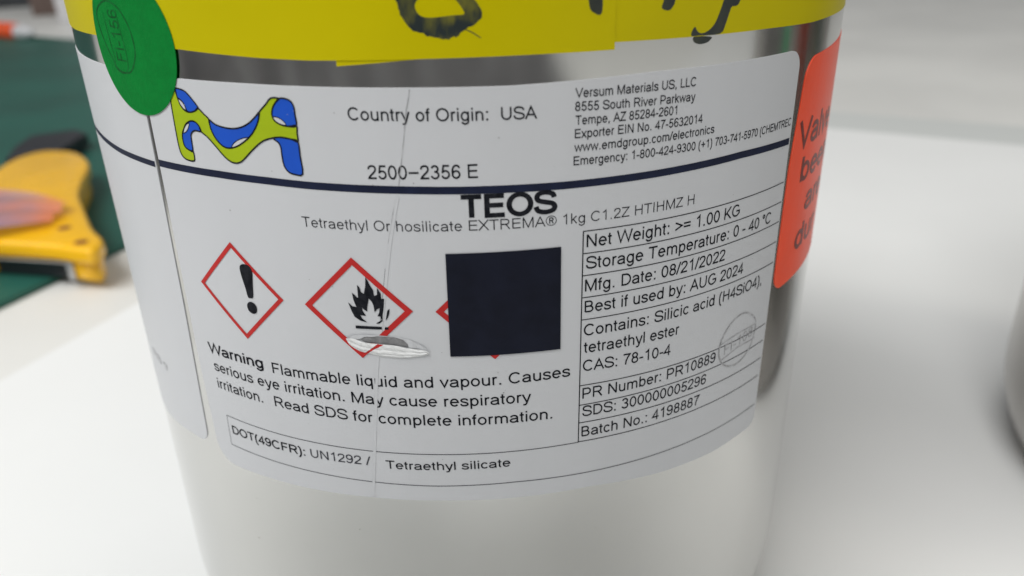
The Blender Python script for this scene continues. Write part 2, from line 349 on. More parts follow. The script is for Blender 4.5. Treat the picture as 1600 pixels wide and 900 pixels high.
# outlines on the canister wall: (angle in radians, height in radii)
P = {
 'LG': [(-0.6004,-0.3089),(-0.6101,-0.3306),(-0.6122,-0.3593),(-0.6135,-0.3948),(-0.6136,-0.4205),(-0.6105,-0.4357),(-0.5997,-0.4447),(-0.5758,-0.4456),(-0.5728,-0.4310),(-0.5745,-0.4253),(-0.5828,-0.4250),(-0.5942,-0.4194),(-0.5973,-0.4083),(-0.5950,-0.3940),(-0.5870,-0.3817),(-0.5780,-0.3720),(-0.5643,-0.3652),(-0.5523,-0.3657),(-0.5437,-0.3723),(-0.5405,-0.3832),(-0.5255,-0.3929),(-0.5069,-0.4110),(-0.4913,-0.4271),(-0.4775,-0.4358),(-0.4639,-0.4375),(-0.4491,-0.4318),(-0.4277,-0.4138),(-0.4073,-0.3976),(-0.3915,-0.3880),(-0.3740,-0.3826),(-0.3547,-0.3798),(-0.3339,-0.3823),(-0.3210,-0.3864),(-0.3202,-0.3709),(-0.3196,-0.3568),(-0.3354,-0.3587),(-0.3508,-0.3563),(-0.3629,-0.3494),(-0.3665,-0.3391),(-0.3629,-0.3261),(-0.3545,-0.3153),(-0.3469,-0.3088),(-0.3639,-0.3088),(-0.3767,-0.3209),(-0.3930,-0.3358),(-0.3968,-0.3489),(-0.4052,-0.3637),(-0.4180,-0.3789),(-0.4351,-0.3923),(-0.4553,-0.4038),(-0.4748,-0.4092),(-0.4899,-0.4069),(-0.5033,-0.3957),(-0.5112,-0.3816),(-0.5141,-0.3696),(-0.5135,-0.3578),(-0.5242,-0.3485),(-0.5375,-0.3382),(-0.5466,-0.3443),(-0.5614,-0.3481),(-0.5748,-0.3457),(-0.5845,-0.3355),(-0.5890,-0.3201),(-0.5905,-0.3069)],
 'LB1': [(-0.5903,-0.3061),(-0.5758,-0.3057),(-0.5628,-0.3094),(-0.5504,-0.3204),(-0.5374,-0.3351),(-0.5383,-0.3388),(-0.5466,-0.3443),(-0.5614,-0.3481),(-0.5692,-0.3447),(-0.5720,-0.3356),(-0.5786,-0.3277),(-0.5880,-0.3229),(-0.5890,-0.3201)],
 'LH1': [(-0.5880,-0.3229),(-0.5786,-0.3277),(-0.5720,-0.3356),(-0.5692,-0.3447),(-0.5774,-0.3423),(-0.5849,-0.3331)],
 'LB2': [(-0.5780,-0.3720),(-0.5643,-0.3652),(-0.5523,-0.3657),(-0.5437,-0.3723),(-0.5405,-0.3832),(-0.5534,-0.3827),(-0.5628,-0.3854),(-0.5701,-0.3925),(-0.5719,-0.4028),(-0.5738,-0.4252),(-0.5828,-0.4250),(-0.5942,-0.4194),(-0.5973,-0.4083),(-0.5950,-0.3940),(-0.5870,-0.3817)],
 'LH2': [(-0.5693,-0.3704),(-0.5776,-0.3732),(-0.5859,-0.3816),(-0.5908,-0.3910),(-0.5827,-0.3883),(-0.5746,-0.3804)],
 'LB3': [(-0.5135,-0.3578),(-0.5024,-0.3649),(-0.4845,-0.3695),(-0.4603,-0.3707),(-0.4387,-0.3664),(-0.4195,-0.3574),(-0.4030,-0.3446),(-0.3930,-0.3358),(-0.3968,-0.3489),(-0.4052,-0.3637),(-0.4180,-0.3789),(-0.4351,-0.3923),(-0.4553,-0.4038),(-0.4748,-0.4092),(-0.4899,-0.4069),(-0.5033,-0.3957),(-0.5112,-0.3816),(-0.5141,-0.3696)],
 'LH3': [(-0.4264,-0.3849),(-0.4432,-0.3886),(-0.4599,-0.3968),(-0.4687,-0.4069),(-0.4536,-0.4027),(-0.4368,-0.3932)],
 'LB4': [(-0.3469,-0.3088),(-0.3352,-0.3084),(-0.3244,-0.3130),(-0.3196,-0.3232),(-0.3193,-0.3381),(-0.3196,-0.3568),(-0.3354,-0.3587),(-0.3508,-0.3563),(-0.3629,-0.3494),(-0.3665,-0.3391),(-0.3629,-0.3261),(-0.3545,-0.3153)],
 'LH4': [(-0.3656,-0.3430),(-0.3552,-0.3432),(-0.3456,-0.3486),(-0.3403,-0.3563),(-0.3507,-0.3559),(-0.3629,-0.3494)],
 'LB5': [(-0.3713,-0.3824),(-0.3547,-0.3800),(-0.3339,-0.3823),(-0.3210,-0.3864),(-0.3204,-0.4140),(-0.3202,-0.4475),(-0.3364,-0.4492),(-0.3491,-0.4451),(-0.3567,-0.4332),(-0.3581,-0.4137),(-0.3579,-0.3992),(-0.3617,-0.3898)],
 'FL': [(-0.2253,-0.7494),(-0.2392,-0.7465),(-0.2503,-0.7384),(-0.2550,-0.7273),(-0.2575,-0.7174),(-0.2606,-0.7076),(-0.2578,-0.7099),(-0.2525,-0.7158),(-0.2442,-0.7164),(-0.2485,-0.7017),(-0.2502,-0.6856),(-0.2448,-0.6902),(-0.2396,-0.6961),(-0.2383,-0.6948),(-0.2380,-0.6811),(-0.2377,-0.6683),(-0.2335,-0.6722),(-0.2312,-0.6831),(-0.2257,-0.6865),(-0.2212,-0.6703),(-0.2187,-0.6494),(-0.2156,-0.6566),(-0.2111,-0.6685),(-0.2062,-0.6769),(-0.2052,-0.6904),(-0.1992,-0.6877),(-0.1977,-0.6728),(-0.1947,-0.6776),(-0.1913,-0.6849),(-0.1919,-0.6960),(-0.1854,-0.6953),(-0.1878,-0.7133),(-0.1918,-0.7311),(-0.1931,-0.7451),(-0.1995,-0.7505),(-0.2078,-0.7517),(-0.2015,-0.7473),(-0.1952,-0.7427),(-0.1968,-0.7351),(-0.2026,-0.7346),(-0.1983,-0.7263),(-0.1966,-0.7162),(-0.2022,-0.7190),(-0.2076,-0.7263),(-0.2085,-0.7118),(-0.2111,-0.7031),(-0.2169,-0.6960),(-0.2197,-0.7074),(-0.2217,-0.7150),(-0.2227,-0.7251),(-0.2282,-0.7217),(-0.2329,-0.7169),(-0.2321,-0.7244),(-0.2261,-0.7350),(-0.2320,-0.7346),(-0.2378,-0.7337),(-0.2351,-0.7411)],
 'FR': [(-0.1766,-0.7166),(-0.1817,-0.7218),(-0.1844,-0.7333),(-0.1868,-0.7440),(-0.1819,-0.7370),(-0.1783,-0.7280)],
 'FB1': [(-0.2506,-0.7584),(-0.1960,-0.7580),(-0.1966,-0.7640),(-0.2508,-0.7649)],
 'FB2': [(-0.1902,-0.7585),(-0.1821,-0.7587),(-0.1825,-0.7638),(-0.1907,-0.7642)],
 'TH': [(-0.2459,-0.7858),(-0.2286,-0.7814),(-0.1999,-0.7789),(-0.1719,-0.7807),(-0.1561,-0.7861),(-0.1465,-0.7962),(-0.1470,-0.8020),(-0.1665,-0.7989),(-0.1945,-0.7968),(-0.2182,-0.7964),(-0.2347,-0.7941)],
 'TO': [(-0.2752,-0.7858),(-0.2524,-0.7785),(-0.1996,-0.7762),(-0.1694,-0.7788),(-0.1443,-0.7832),(-0.1241,-0.7906),(-0.1048,-0.8100),(-0.1065,-0.8179),(-0.1197,-0.8246),(-0.1503,-0.8292),(-0.1858,-0.8307),(-0.2141,-0.8270),(-0.2399,-0.8196),(-0.2631,-0.8084),(-0.2715,-0.7959)],
 'TR': [(-0.2075,-0.7962),(-0.1945,-0.7968),(-0.2197,-0.8115),(-0.2436,-0.8319),(-0.2491,-0.8257),(-0.2348,-0.8179),(-0.2217,-0.8077)],
 'TC0': [(-0.2707,-0.7998),(-0.2445,-0.8173),(-0.2020,-0.8263),(-0.1500,-0.8252),(-0.1077,-0.8179)],
 'TC1': [(-0.2663,-0.7941),(-0.2363,-0.8087),(-0.1917,-0.8177),(-0.1449,-0.8198),(-0.1063,-0.8153)],
 'TC2': [(-0.2511,-0.7889),(-0.2209,-0.7997),(-0.1790,-0.8079),(-0.1397,-0.8123),(-0.1071,-0.8100)],
 'TC3': [(-0.2349,-0.7955),(-0.1995,-0.7997),(-0.1576,-0.8044),(-0.1254,-0.8076)],
 'TC4': [(-0.1443,-0.7832),(-0.1382,-0.7934),(-0.1251,-0.8036)],
 'TC5': [(-0.1380,-0.7908),(-0.1201,-0.7983),(-0.1071,-0.8092)],
 'EX': [(-0.5039,-0.6598),(-0.4998,-0.6544),(-0.4908,-0.6515),(-0.4787,-0.6532),(-0.4726,-0.6636),(-0.4751,-0.6818),(-0.4780,-0.7004),(-0.4821,-0.7248),(-0.4890,-0.7279),(-0.4959,-0.7262),(-0.4984,-0.7076),(-0.5024,-0.6865),(-0.5046,-0.6688)],
 'ED': [(-0.5028,-0.7491),(-0.4990,-0.7409),(-0.4908,-0.7368),(-0.4817,-0.7395),(-0.4771,-0.7480),(-0.4790,-0.7576),(-0.4843,-0.7631),(-0.4921,-0.7639),(-0.4999,-0.7597)],
 'HO': [(-0.1153,-0.1355),(-0.1146,-0.1430),(-0.1117,-0.1557),(-0.1062,-0.1711),(-0.0978,-0.1841),(-0.0851,-0.1947),(-0.0745,-0.1969),(-0.0679,-0.2003),(-0.0586,-0.2025),(-0.0453,-0.2054),(-0.0373,-0.2073),(-0.0292,-0.2075),(-0.0209,-0.2035),(-0.0176,-0.2055),(-0.0042,-0.1942),(0.0096,-0.1869),(0.0207,-0.1795),(0.0267,-0.1708),(0.0255,-0.1593),(0.0179,-0.1501),(0.0091,-0.1385),(-0.0136,-0.1180),(-0.0523,-0.1071),(-0.0922,-0.1136)],
 'HI': [(-0.0758,-0.1413),(-0.0839,-0.1518),(-0.0801,-0.1640),(-0.0699,-0.1708),(-0.0499,-0.1717),(-0.0230,-0.1692),(-0.0029,-0.1679),(-0.0052,-0.1596),(-0.0151,-0.1454),(-0.0304,-0.1349),(-0.0540,-0.1331)],
 'HY': [(0.4993,-0.1347),(0.4900,-0.1719),(0.4831,-0.1906),(0.4719,-0.2123),(0.4554,-0.2238),(0.4403,-0.2257),(0.4312,-0.2201),(0.4264,-0.2132),(0.4206,-0.2192),(0.4194,-0.2287),(0.4385,-0.2295),(0.4877,-0.2307),(0.4998,-0.2147),(0.5069,-0.1958),(0.5126,-0.1849),(0.5246,-0.1842),(0.5331,-0.1752),(0.5401,-0.1373)],
 'HB': [(0.4240,-0.2334),(0.4301,-0.2307),(0.4474,-0.2316),(0.4681,-0.2348),(0.4659,-0.2395),(0.4574,-0.2443),(0.4400,-0.2453),(0.4276,-0.2408)],
 'H1': [(0.2026,-0.1101),(0.2099,-0.1543),(0.2135,-0.1694),(0.2203,-0.1751),(0.2288,-0.1792),(0.2348,-0.1750),(0.2357,-0.1556),(0.2322,-0.1114)],
 'H2': [(0.3632,-0.1207),(0.3547,-0.1626),(0.3517,-0.1762),(0.3673,-0.1804),(0.3764,-0.1717),(0.3790,-0.1641),(0.3883,-0.1221)],
 'SE': [(-0.8197,-0.1895),(-0.8074,-0.1708),(-0.7868,-0.1596),(-0.7636,-0.1541),(-0.7406,-0.1572),(-0.7176,-0.1684),(-0.6986,-0.1920),(-0.6907,-0.2189),(-0.6914,-0.2441),(-0.7024,-0.2655),(-0.7232,-0.2856),(-0.7515,-0.2897),(-0.7767,-0.2829),(-0.7905,-0.2630),(-0.8106,-0.2305)],
 'SL1': [(-0.7847,-0.2810),(-0.7779,-0.2618),(-0.7828,-0.2308),(-0.7873,-0.1772)],
 'SL2': [(-0.7292,-0.2757),(-0.7263,-0.2572),(-0.7289,-0.2164),(-0.7332,-0.1692)],
 'PE': [(0.5674,-0.9264),(0.5743,-0.9052),(0.5959,-0.8776),(0.6264,-0.8633),(0.6523,-0.8644),(0.6770,-0.8767),(0.6953,-0.8939),(0.7023,-0.9101),(0.6985,-0.9421),(0.6802,-0.9750),(0.6421,-0.9938),(0.6073,-0.9887),(0.5807,-0.9701),(0.5693,-0.9479)],
 'PL1': [(0.5685,-0.9194),(0.6293,-0.9099),(0.7023,-0.9101)],
 'PL2': [(0.5776,-0.9614),(0.6351,-0.9481),(0.7048,-0.9492)],
 'TW': [(-0.2730,-0.7887),(-0.2589,-0.7874),(-0.2396,-0.7933),(-0.2216,-0.7958),(-0.1946,-0.7962),(-0.1681,-0.7991),(-0.1478,-0.8029),(-0.1274,-0.8054),(-0.1116,-0.8077),(-0.1047,-0.8135),(-0.1110,-0.8202),(-0.1333,-0.8247),(-0.1631,-0.8281),(-0.2004,-0.8265),(-0.2273,-0.8216),(-0.2483,-0.8165),(-0.2657,-0.8063),(-0.2716,-0.7969)],
 'TU': [(-0.2730,-0.7887),(-0.2581,-0.7807),(-0.2333,-0.7771),(-0.1958,-0.7778),(-0.1664,-0.7798),(-0.1434,-0.7846),(-0.1237,-0.7938),(-0.1098,-0.8036),(-0.1046,-0.8127),(-0.1275,-0.8058),(-0.1449,-0.8038),(-0.1457,-0.7959),(-0.1551,-0.7846),(-0.1723,-0.7795),(-0.2034,-0.7793),(-0.2339,-0.7824),(-0.2484,-0.7902),(-0.2605,-0.7884)],
}
def roundpoly(c, n=8):
    """polygon corners (x, y, radius) -> outline with rounded corners"""
    out = []; N = len(c)
    for i in range(N):
        p = Vector(c[i][:2]); r = c[i][2]
        if r == 0: out.append(tuple(p)); continue
        a = (Vector(c[i-1][:2])-p).normalized(); b = (Vector(c[(i+1) % N][:2])-p).normalized()
        ang = a.angle(b); d = r/math.tan(ang/2)
        c0 = p+(a+b).normalized()*(r/math.sin(ang/2)); s = p+a*d; e = p+b*d
        a0 = math.atan2(*(s-c0).yx); a1 = math.atan2(*(e-c0).yx); da = (a1-a0+math.pi) % (2*math.pi)-math.pi
        for j in range(n+1):
            t = a0+da*j/n; out.append((c0.x+r*math.cos(t), c0.y+r*math.sin(t)))
    return out
def lathe(name, prof, m, parent=None, seg=128, loc=(0, 0, 0)):
    vs = []; fs = []
    for r, z in prof:
        for k in range(seg): a = 2*math.pi*k/seg; vs.append((r*math.cos(a), r*math.sin(a), z))
    for i in range(len(prof)-1):
        for k in range(seg):
            k2 = (k+1) % seg; fs.append((i*seg+k, i*seg+k2, (i+1)*seg+k2, (i+1)*seg+k))
    fs.append(tuple(range(seg-1, -1, -1))); fs.append(tuple((len(prof)-1)*seg+k for k in range(seg)))
    me = bpy.data.meshes.new(name); me.from_pydata(vs, [], fs)
    o = link(name, me, m, parent, loc=loc)
    me.set_sharp_from_angle(angle=rad(35))
    return o
def prism(name, outline, z0, z1, m, parent=None, bevel=0.0, seg=2, loc=(0, 0, 0), smooth=False, rz=0):
    bm = bmesh.new()
    a = [bm.verts.new((x, y, z0)) for x, y in outline]; b = [bm.verts.new((x, y, z1)) for x, y in outline]
    n = len(a); bm.faces.new(a[::-1]); top = bm.faces.new(b)
    for i in range(n): bm.faces.new((a[i], a[(i+1) % n], b[(i+1) % n], b[i]))
    bmesh.ops.recalc_face_normals(bm, faces=bm.faces[:])
    if bevel:
        es = [e for e in bm.edges if abs(e.verts[0].co.z-e.verts[1].co.z) < 1e-9]
        bmesh.ops.bevel(bm, geom=es, offset=bevel, segments=seg, profile=0.5, affect='EDGES', clamp_overlap=True)
    return frombm(name, bm, m, parent, smooth, loc=loc, rz=rz)
def mm(pts): return [(x*0.001, y*0.001) for x, y in pts]

# ------------------------------------------------------------------ the setting
tag(prism('bench', mm([(-330, -330), (250, -330), (330, -900), (1200, -900), (1200, 1400), (-1700, 1400), (-1700, 560), (-1100, 330), (-330, 20)]), -0.03, -0.004, 'bench', bevel=0.004), kind='structure')
tag(prism('floor', [(-9, -9), (9, -9), (9, 1.9), (-9, 1.9)], -0.92, -0.90, 'floor'), kind='structure')
tag(prism('wall', [(-9, 1.5), (9, 1.5), (9, 1.6), (-9, 1.6)], -0.9, 1.8, 'wall'), kind='structure')

# white paper the canisters stand on, with soft undulations away from the canister
def sheet(name, outline, z, m, wav, thick=0.0009):
    bm = bmesh.new(); vs = [bm.verts.new((x, y, 0)) for x, y in mm(outline)]; bm.faces.new(vs)
    for ax in (0, 1):
        v = -1.0
        while v < 1.2:
            no = (1, 0, 0) if ax == 0 else (0, 1, 0); co = (v, 0, 0) if ax == 0 else (0, v, 0)
            bmesh.ops.bisect_plane(bm, geom=bm.verts[:]+bm.edges[:]+bm.faces[:], plane_co=co, plane_no=no, dist=1e-7); v += 0.012
    for f in bm.faces:
        if f.normal.z < 0: f.normal_flip()
    ret = bmesh.ops.extrude_edge_only(bm, edges=[e for e in bm.edges if e.is_boundary])
    low = set(g for g in ret['geom'] if isinstance(g, bmesh.types.BMVert))
    for vv in bm.verts: vv.co.z = z+wav(vv.co.x*1000, vv.co.y*1000)-(thick if vv in low else 0)
    return frombm(name, bm, m, None, False)
o = sheet('underlay_sheet', [(40, 578), (-60, 300), (300, -60), (1000, -250), (1000, -68), (322, 318), (229, 371)], -0.0030, 'underlay', lambda x, y: 0, 0.0008)
tag(o, 'pale grey sheet showing as a narrow strip behind the white paper at upper right', 'sheet')
def wav(x, y):
    d = max(0, (math.hypot(x, y)-62)/60); k = min(1, d)*min(1, max(0, (math.hypot(x-195, y-23)-62)/40))
    return 0.0
o = sheet('bench_paper', [(20, 431), (-322, -322), (500, -325), (900, -325), (900, -91), (291, 270), (205, 321)], 0.0, 'paper', wav)
tag(o, 'large white paper sheet that the steel canisters stand on', 'paper')

# ------------------------------------------------------------------ steel canister with its labels
def body_profile():
    pr = [(0.80*R, 0.0), (0.847*R, 0.0)]
    for i in range(1, 15):
        h = 0.4*i/14; pr.append(((0.4+math.sqrt(max(0, 0.36-(0.4-h)**2)))*R, h*R))
    for z in (0.8, 1.4, 2.0, 2.5, 2.75): pr.append((R, z*R))
    for i in range(1, 9):
        a = rad(90*i/8); pr.append(((0.78+0.22*math.cos(a))*R, (2.75+0.22*math.sin(a))*R))
    pr += [(0.5*R, 3.0*R), (0.30*R, 3.02*R)]
    return pr
can = tag(empty('steel_canister'), 'steel chemical canister wrapped in a white hazard label, yellow tape and a green dot', 'canister')
lathe('body', body_profile(), 'steel', can, 256)
lathe('neck', [(0.30*R, 3.021*R), (0.30*R, 3.2*R), (0.33*R, 3.2*R), (0.33*R, 3.24*R)], 'steel', can, 64)
cap_ = lathe('cap', [(0.36*R, 3.241*R), (0.37*R, 3.26*R), (0.37*R, 3.52*R), (0.34*R, 3.56*R), (0.05*R, 3.57*R)], 'kblack', can, 64)

# left label
ll = patch('left_label', [roundpoly([(-2.25, -0.283, .04), (-0.701, -0.2845, .03), (-0.722, -0.80, 0), (-0.746, -1.186, .045), (-0.836, -1.196, 0), (-1.04, -1.232, 0), (-1.16, -1.246, 0), (-2.25, -1.25, .04)])],
           'label', can, 90, 90)
line('navy_rule', [(-2.2, -0.464), (-1.036, -0.464), (-0.867, -0.4705), (-0.712, -0.4725)], 0.0125, 'navy', ll, 112)
text('RS 9', -1.02, -0.905, -1.047, -1.047, 0.022, 'greymark', ll, w=80, off=112)

# main label
ml = patch('main_label', [roundpoly([(-0.690, -0.2865, .012), (-0.42, -0.2852, 0), (-0.107, -0.2874, 0), (0.069, -0.2896, 0), (0.172, -0.2880, 0), (0.339, -0.2847, 0), (0.552, -0.2876, 0),
            (0.764, -0.291, .040), (0.760, -0.6, 0), (0.752, -1.217, .030), (0.579, -1.219, 0), (0.412, -1.209, 0), (0.229, -1.1905, 0), (-0.096, -1.1894, 0), (-0.26, -1.193, 0), (-0.536, -1.205, 0),
            (-0.703, -1.213, .055), (-0.706, -0.93, 0)])], 'label', can, 100, 100)
line('navy_rule', [(-0.694, -0.4665), (-0.517, -0.465), (-0.396, -0.4663), (-0.3145, -0.469), (-0.135, -0.4725), (-0.026, -0.4752), (0.1667, -0.4782), (0.349, -0.4785), (0.5786, -0.4779), (0.757, -0.4845)], 0.0146, 'navy', ml, 122)

# emblem: five-part lime and blue ribbon letter
for nm in ('LG',): patch('emblem', [smoothloop(P[nm])], 'lime', ml, 120)
for nm in ('LB1', 'LB2', 'LB3', 'LB4', 'LB5'): patch('emblem', [smoothloop(P[nm])], 'blue', ml, 127)
for nm in ('LH1', 'LH2', 'LH3', 'LH4'): patch('emblem', [smoothloop(P[nm])], 'label', ml, 134)
ew = 0.0031
qs = []
for nm in ('LG', 'LB1', 'LB2', 'LB3', 'LB4', 'LB5', 'LH1', 'LH2', 'LH3', 'LH4'):
    qs += ribbon(smoothloop(P[nm]), ew if nm[1] != 'H' else ew*0.6, True)
quads('emblem_outline', qs, 'ink', ml, 141)

T = lambda *a, **k: text(*a, **k)
T('Country of Origin:  USA', -0.218, 0.118, -0.3435, -0.3495, 0.0228, 'ink', ml, w=92)
T('2500_2356 E', -0.192, 0.010, -0.452, -0.4525, 0.0262, 'ink', ml, w=92)
T('Versum Materials US, LLC', 0.188, 0.437, -0.3175, -0.3205, 0.0168, 'ink', ml)
T('8555 South River Parkway', 0.188, 0.4375, -0.3415, -0.3480, 0.0168, 'ink', ml)
T('Tempe, AZ 85284-2601', 0.188, 0.3965, -0.3665, -0.3690, 0.0168, 'ink', ml)
T('Exporter EIN No. 47-5632014', 0.188, 0.4605, -0.3910, -0.3930, 0.0168, 'ink', ml)
T('www.emdgroup.com/electronics', 0.187, 0.4925, -0.4160, -0.4180, 0.0168, 'ink', ml)
T('Emergency: 1-800-424-9300 (+1) 703-741-5970 (CHEMTREC', 0.186, 0.7540, -0.4415, -0.4490, 0.0168, 'ink', ml)
T('TEOS', -0.029, 0.154, -0.5285, -0.5290, 0.0430, 'ink', ml, w=150, off=131)
T('Tetraethyl Orthosilicate EXTREMA® 1kg C1.2Z HTIHMZ H', -0.337, 0.4540, -0.5525, -0.5575, 0.0208, 'ink', ml, w=66, skip=(13,))
# warning text
T('Warning', -0.656, -0.489, -0.8985, -0.8975, 0.0262, 'ink', ml, w=122)
T('Flammable liquid and vapour. Causes', -0.464, 0.182, -0.9025, -0.8930, 0.0262, 'ink', ml, skip=())
T('serious eye irritation. May cause respiratory', -0.649, 0.0985, -0.9445, -0.9430, 0.0262, 'ink', ml)
T('irritation.', -0.649, -0.508, -0.9910, -0.9895, 0.0262, 'ink', ml)
T('Read SDS for complete information.', -0.474, 0.1430, -0.9895, -0.9915, 0.0262, 'ink', ml)
# transport line and its frame
T('DOT(49CFR):', -0.629, -0.414, -1.1110, -1.1080, 0.0226, 'ink', ml, w=118)
T('UN1292 /', -0.399, -0.254, -1.1080, -1.1040, 0.0226, 'softink', ml)
T('Tetraethyl silicate', -0.221, 0.051, -1.1085, -1.1035, 0.0216, 'ink', ml)
lw = 0.0017
line('frame_line', [(-0.640, -1.0640), (-0.247, -1.0657), (0.0, -1.0653), (0.2018, -1.0640)], lw, 'softink', ml, 128)
line('frame_line', [(-0.644, -1.1477), (-0.2604, -1.1490), (-0.12, -1.1500), (0.0638, -1.1470), (0.2284, -1.1494), (0.4432, -1.1522), (0.7440, -1.1556)], lw, 'softink', ml, 128)
line('frame_line', [(-0.640, -1.0640), (-0.644, -1.1477)], lw*0.6, 'softink', ml, 131)
# data table
rows = [((0.2067, -0.5742), (0.7548, -0.5767)), ((0.2055, -0.6207), (0.7550, -0.6228)), ((0.2050, -0.6678), (0.7545, -0.6702)), ((0.2047, -0.7160), (0.7546, -0.7190)), ((0.2046, -0.7656), (0.7520, -0.7694)),
        ((0.2045, -0.9208), (0.7505, -0.9289)), ((0.2036, -0.9693), (0.7480, -0.9735)), ((0.2034, -1.0141), (0.7460, -1.0219)), ((0.2018, -1.0631), (0.7440, -1.0708))]
for a, b in rows: line('table_line', [a, b], 0.0019, 'ink', ml, 128)
line('table_line', [(0.2067, -0.5738), (0.2045, -0.80), (0.2018, -1.0638)], 0.0022, 'ink', ml, 131)
tx = [('Net Weight: >= 1.00 KG', .214, -.6080, .591, -.6120), ('Storage Temperature: 0 - 40 °C', .213, -.6540, .714, -.6610), ('Mfg. Date: 08/21/2022', .212, -.7030, .558, -.7060),
      ('Best if used by: AUG 2024', .212, -.7500, .626, -.7560), ('Contains: Silicic acid (H4SiO4),', .211, -.8030, .705, -.8100), ('tetraethyl ester', .210, -.8430, .440, -.8500),
      ('CAS: 78-10-4', .210, -.8865, .421, -.8950), ('PR Number: PR10889', .210, -.9540, .557, -.9580), ('SDS: 300000005296', .210, -.9990, .532, -1.0060), ('Batch No.: 4198887', .209, -1.0510, .516, -1.0560)]
for s, a, za, b, zb in tx: T(s, a, b, za, zb, 0.0262, 'ink', ml, w=92)
# hazard diamonds
sc = lambda p, k: [tuple(Vector((0, 0))+Vector(q)) for q in p]
def diamond(cx, cz, h=0.1115, w=0.0115):
    i = h-w*math.sqrt(2)
    patch('hazard_diamond', [[(cx, cz+h), (cx+h*1.015, cz), (cx, cz-h), (cx-h*1.015, cz)], [(cx, cz+i), (cx+i*1.015, cz), (cx, cz-i), (cx-i*1.015, cz)]], 'red', ml, 150)
diamond(-0.5185, -0.7190, w=0.0088); diamond(-0.2433, -0.7215); diamond(0.0270, -0.7225)
patch('exclamation_mark', [smoothloop(P['EX'])], 'ink', ml, 156)
patch('exclamation_mark', [smoothloop(P['ED'])], 'ink', ml, 156)
for nm in ('FL', 'FR'): patch('flame_symbol', [P[nm]], 'ink', ml, 156)
for nm in ('FB1', 'FB2'): patch('flame_symbol', [P[nm]], 'ink', ml, 156)
patch('black_square', [[(-0.0594, -0.6000), (0.1620, -0.6006), (0.1609, -0.8246), (-0.0623, -0.8235)]], 'blacksq', ml, 200, 60)
# crease down the label with the strip of missing print
cr = [(-0.104, -0.29), (-0.120, -0.372), (-0.137, -0.465), (-0.154, -0.54), (-0.168, -0.60), (-0.194, -0.744), (-0.216, -0.86), (-0.257, -1.19)]
cr = smoothloop(cr, 4, False)
random.seed(2)
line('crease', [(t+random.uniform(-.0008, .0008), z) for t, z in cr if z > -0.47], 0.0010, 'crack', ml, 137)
line('crease', [(t+random.uniform(-.0005, .0005), z) for t, z in cr if z < -0.47], 0.0062, 'label', ml, 131)
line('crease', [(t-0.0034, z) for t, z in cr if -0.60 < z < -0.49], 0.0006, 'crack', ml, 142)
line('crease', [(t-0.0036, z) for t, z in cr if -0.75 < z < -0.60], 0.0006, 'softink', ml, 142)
random.seed(8)
qs = []
for i in range(34):     # specks of dirt
    t = random.uniform(-.66, .73); z = random.uniform(-.32, -1.16); d = random.uniform(.0007, .0018)
    qs.append((Vector((t-d, z)), Vector((t, z-d)), Vector((t+d, z)), Vector((t, z+d*0.8))))
o = quads('dirt_speck', qs, 'crack', ml, 146); o['kind'] = 'stuff'

# tear in the label: bare metal, curled white paper below it, a lifted lip above
THL = smoothloop(P['TH']); TW = smoothloop(P['TW'])
patch('tear_metal', [THL], 'hole', ml, 156, 0)
patch('lifted_lip', [P['TU']], 'crease', ml, 160, 0, step=0.003, zstep=0.0015, warp=lambda t, z: 45+40*math.sin(t*130+z*90)+25*math.sin(t*310))
def edge_z(loop, th, lower=True):
    zs = []
    for i in range(len(loop)):
        a, b = loop[i], loop[(i+1) % len(loop)]
        if (a[0]-th)*(b[0]-th) <= 0 and a[0] != b[0]: zs.append(a[1]+(b[1]-a[1])*(th-a[0])/(b[0]-a[0]))
    return (min(zs) if lower else max(zs)) if zs else None
def tearwarp(th, z, extra=0.0):
    zb = edge_z(TW, th); zt = edge_z(TW, th, False)
    if zb is None: return 0
    v = min(1.0, max(0.0, (z-zb)/max(1e-4, zt-zb)))
    v2 = v+0.03*math.sin(th*47)+0.025*math.sin(th*150+z*60)
    e = min(1, v*5)
    return extra+e*(70+60*v+95*abs(math.sin((max(0.0, v2)**0.7)*math.pi*3.0))*(1-0.6*v)+16*math.sin(v2*60+th*30)+14*math.sin(th*260+z*500))
patch('torn_paper', [TW], 'tornpaper', ml, 164, 0, step=0.0022, warp=tearwarp, zstep=0.0011)
patch('red_scrap', [P['TR']], 'red', ml, 168, 0, step=0.0022, warp=lambda t, z: tearwarp(t, z, 5), zstep=0.0011)
# embossed stamp at the right of the table, drawn as flat mottled grey lines
line('stamp_mark', smoothloop(P['PE']), 0.0034, 'greymark', ml, 148, True)
line('stamp_mark', P['PL1'], 0.0018, 'greymark', ml, 151); line('stamp_mark', P['PL2'], 0.0018, 'greymark', ml, 151)
text('FI-108', 0.586, 0.690, -0.951, -0.937, 0.026, 'greymark', ml, w=66, off=154)

# dents of dirt and faint scuffs on the bare wall under the label
random.seed(11); qs = []
for i in range(26):
    t = random.uniform(-.75, .8); z = random.uniform(-1.26, -1.75); d = random.uniform(.0008, .0024)
    qs.append((Vector((t-d, z)), Vector((t, z-d*.8)), Vector((t+d*1.1, z)), Vector((t, z+d*0.7))))
o = quads('dirt_speck', qs, 'scuff', can, 8); o['kind'] = 'stuff'
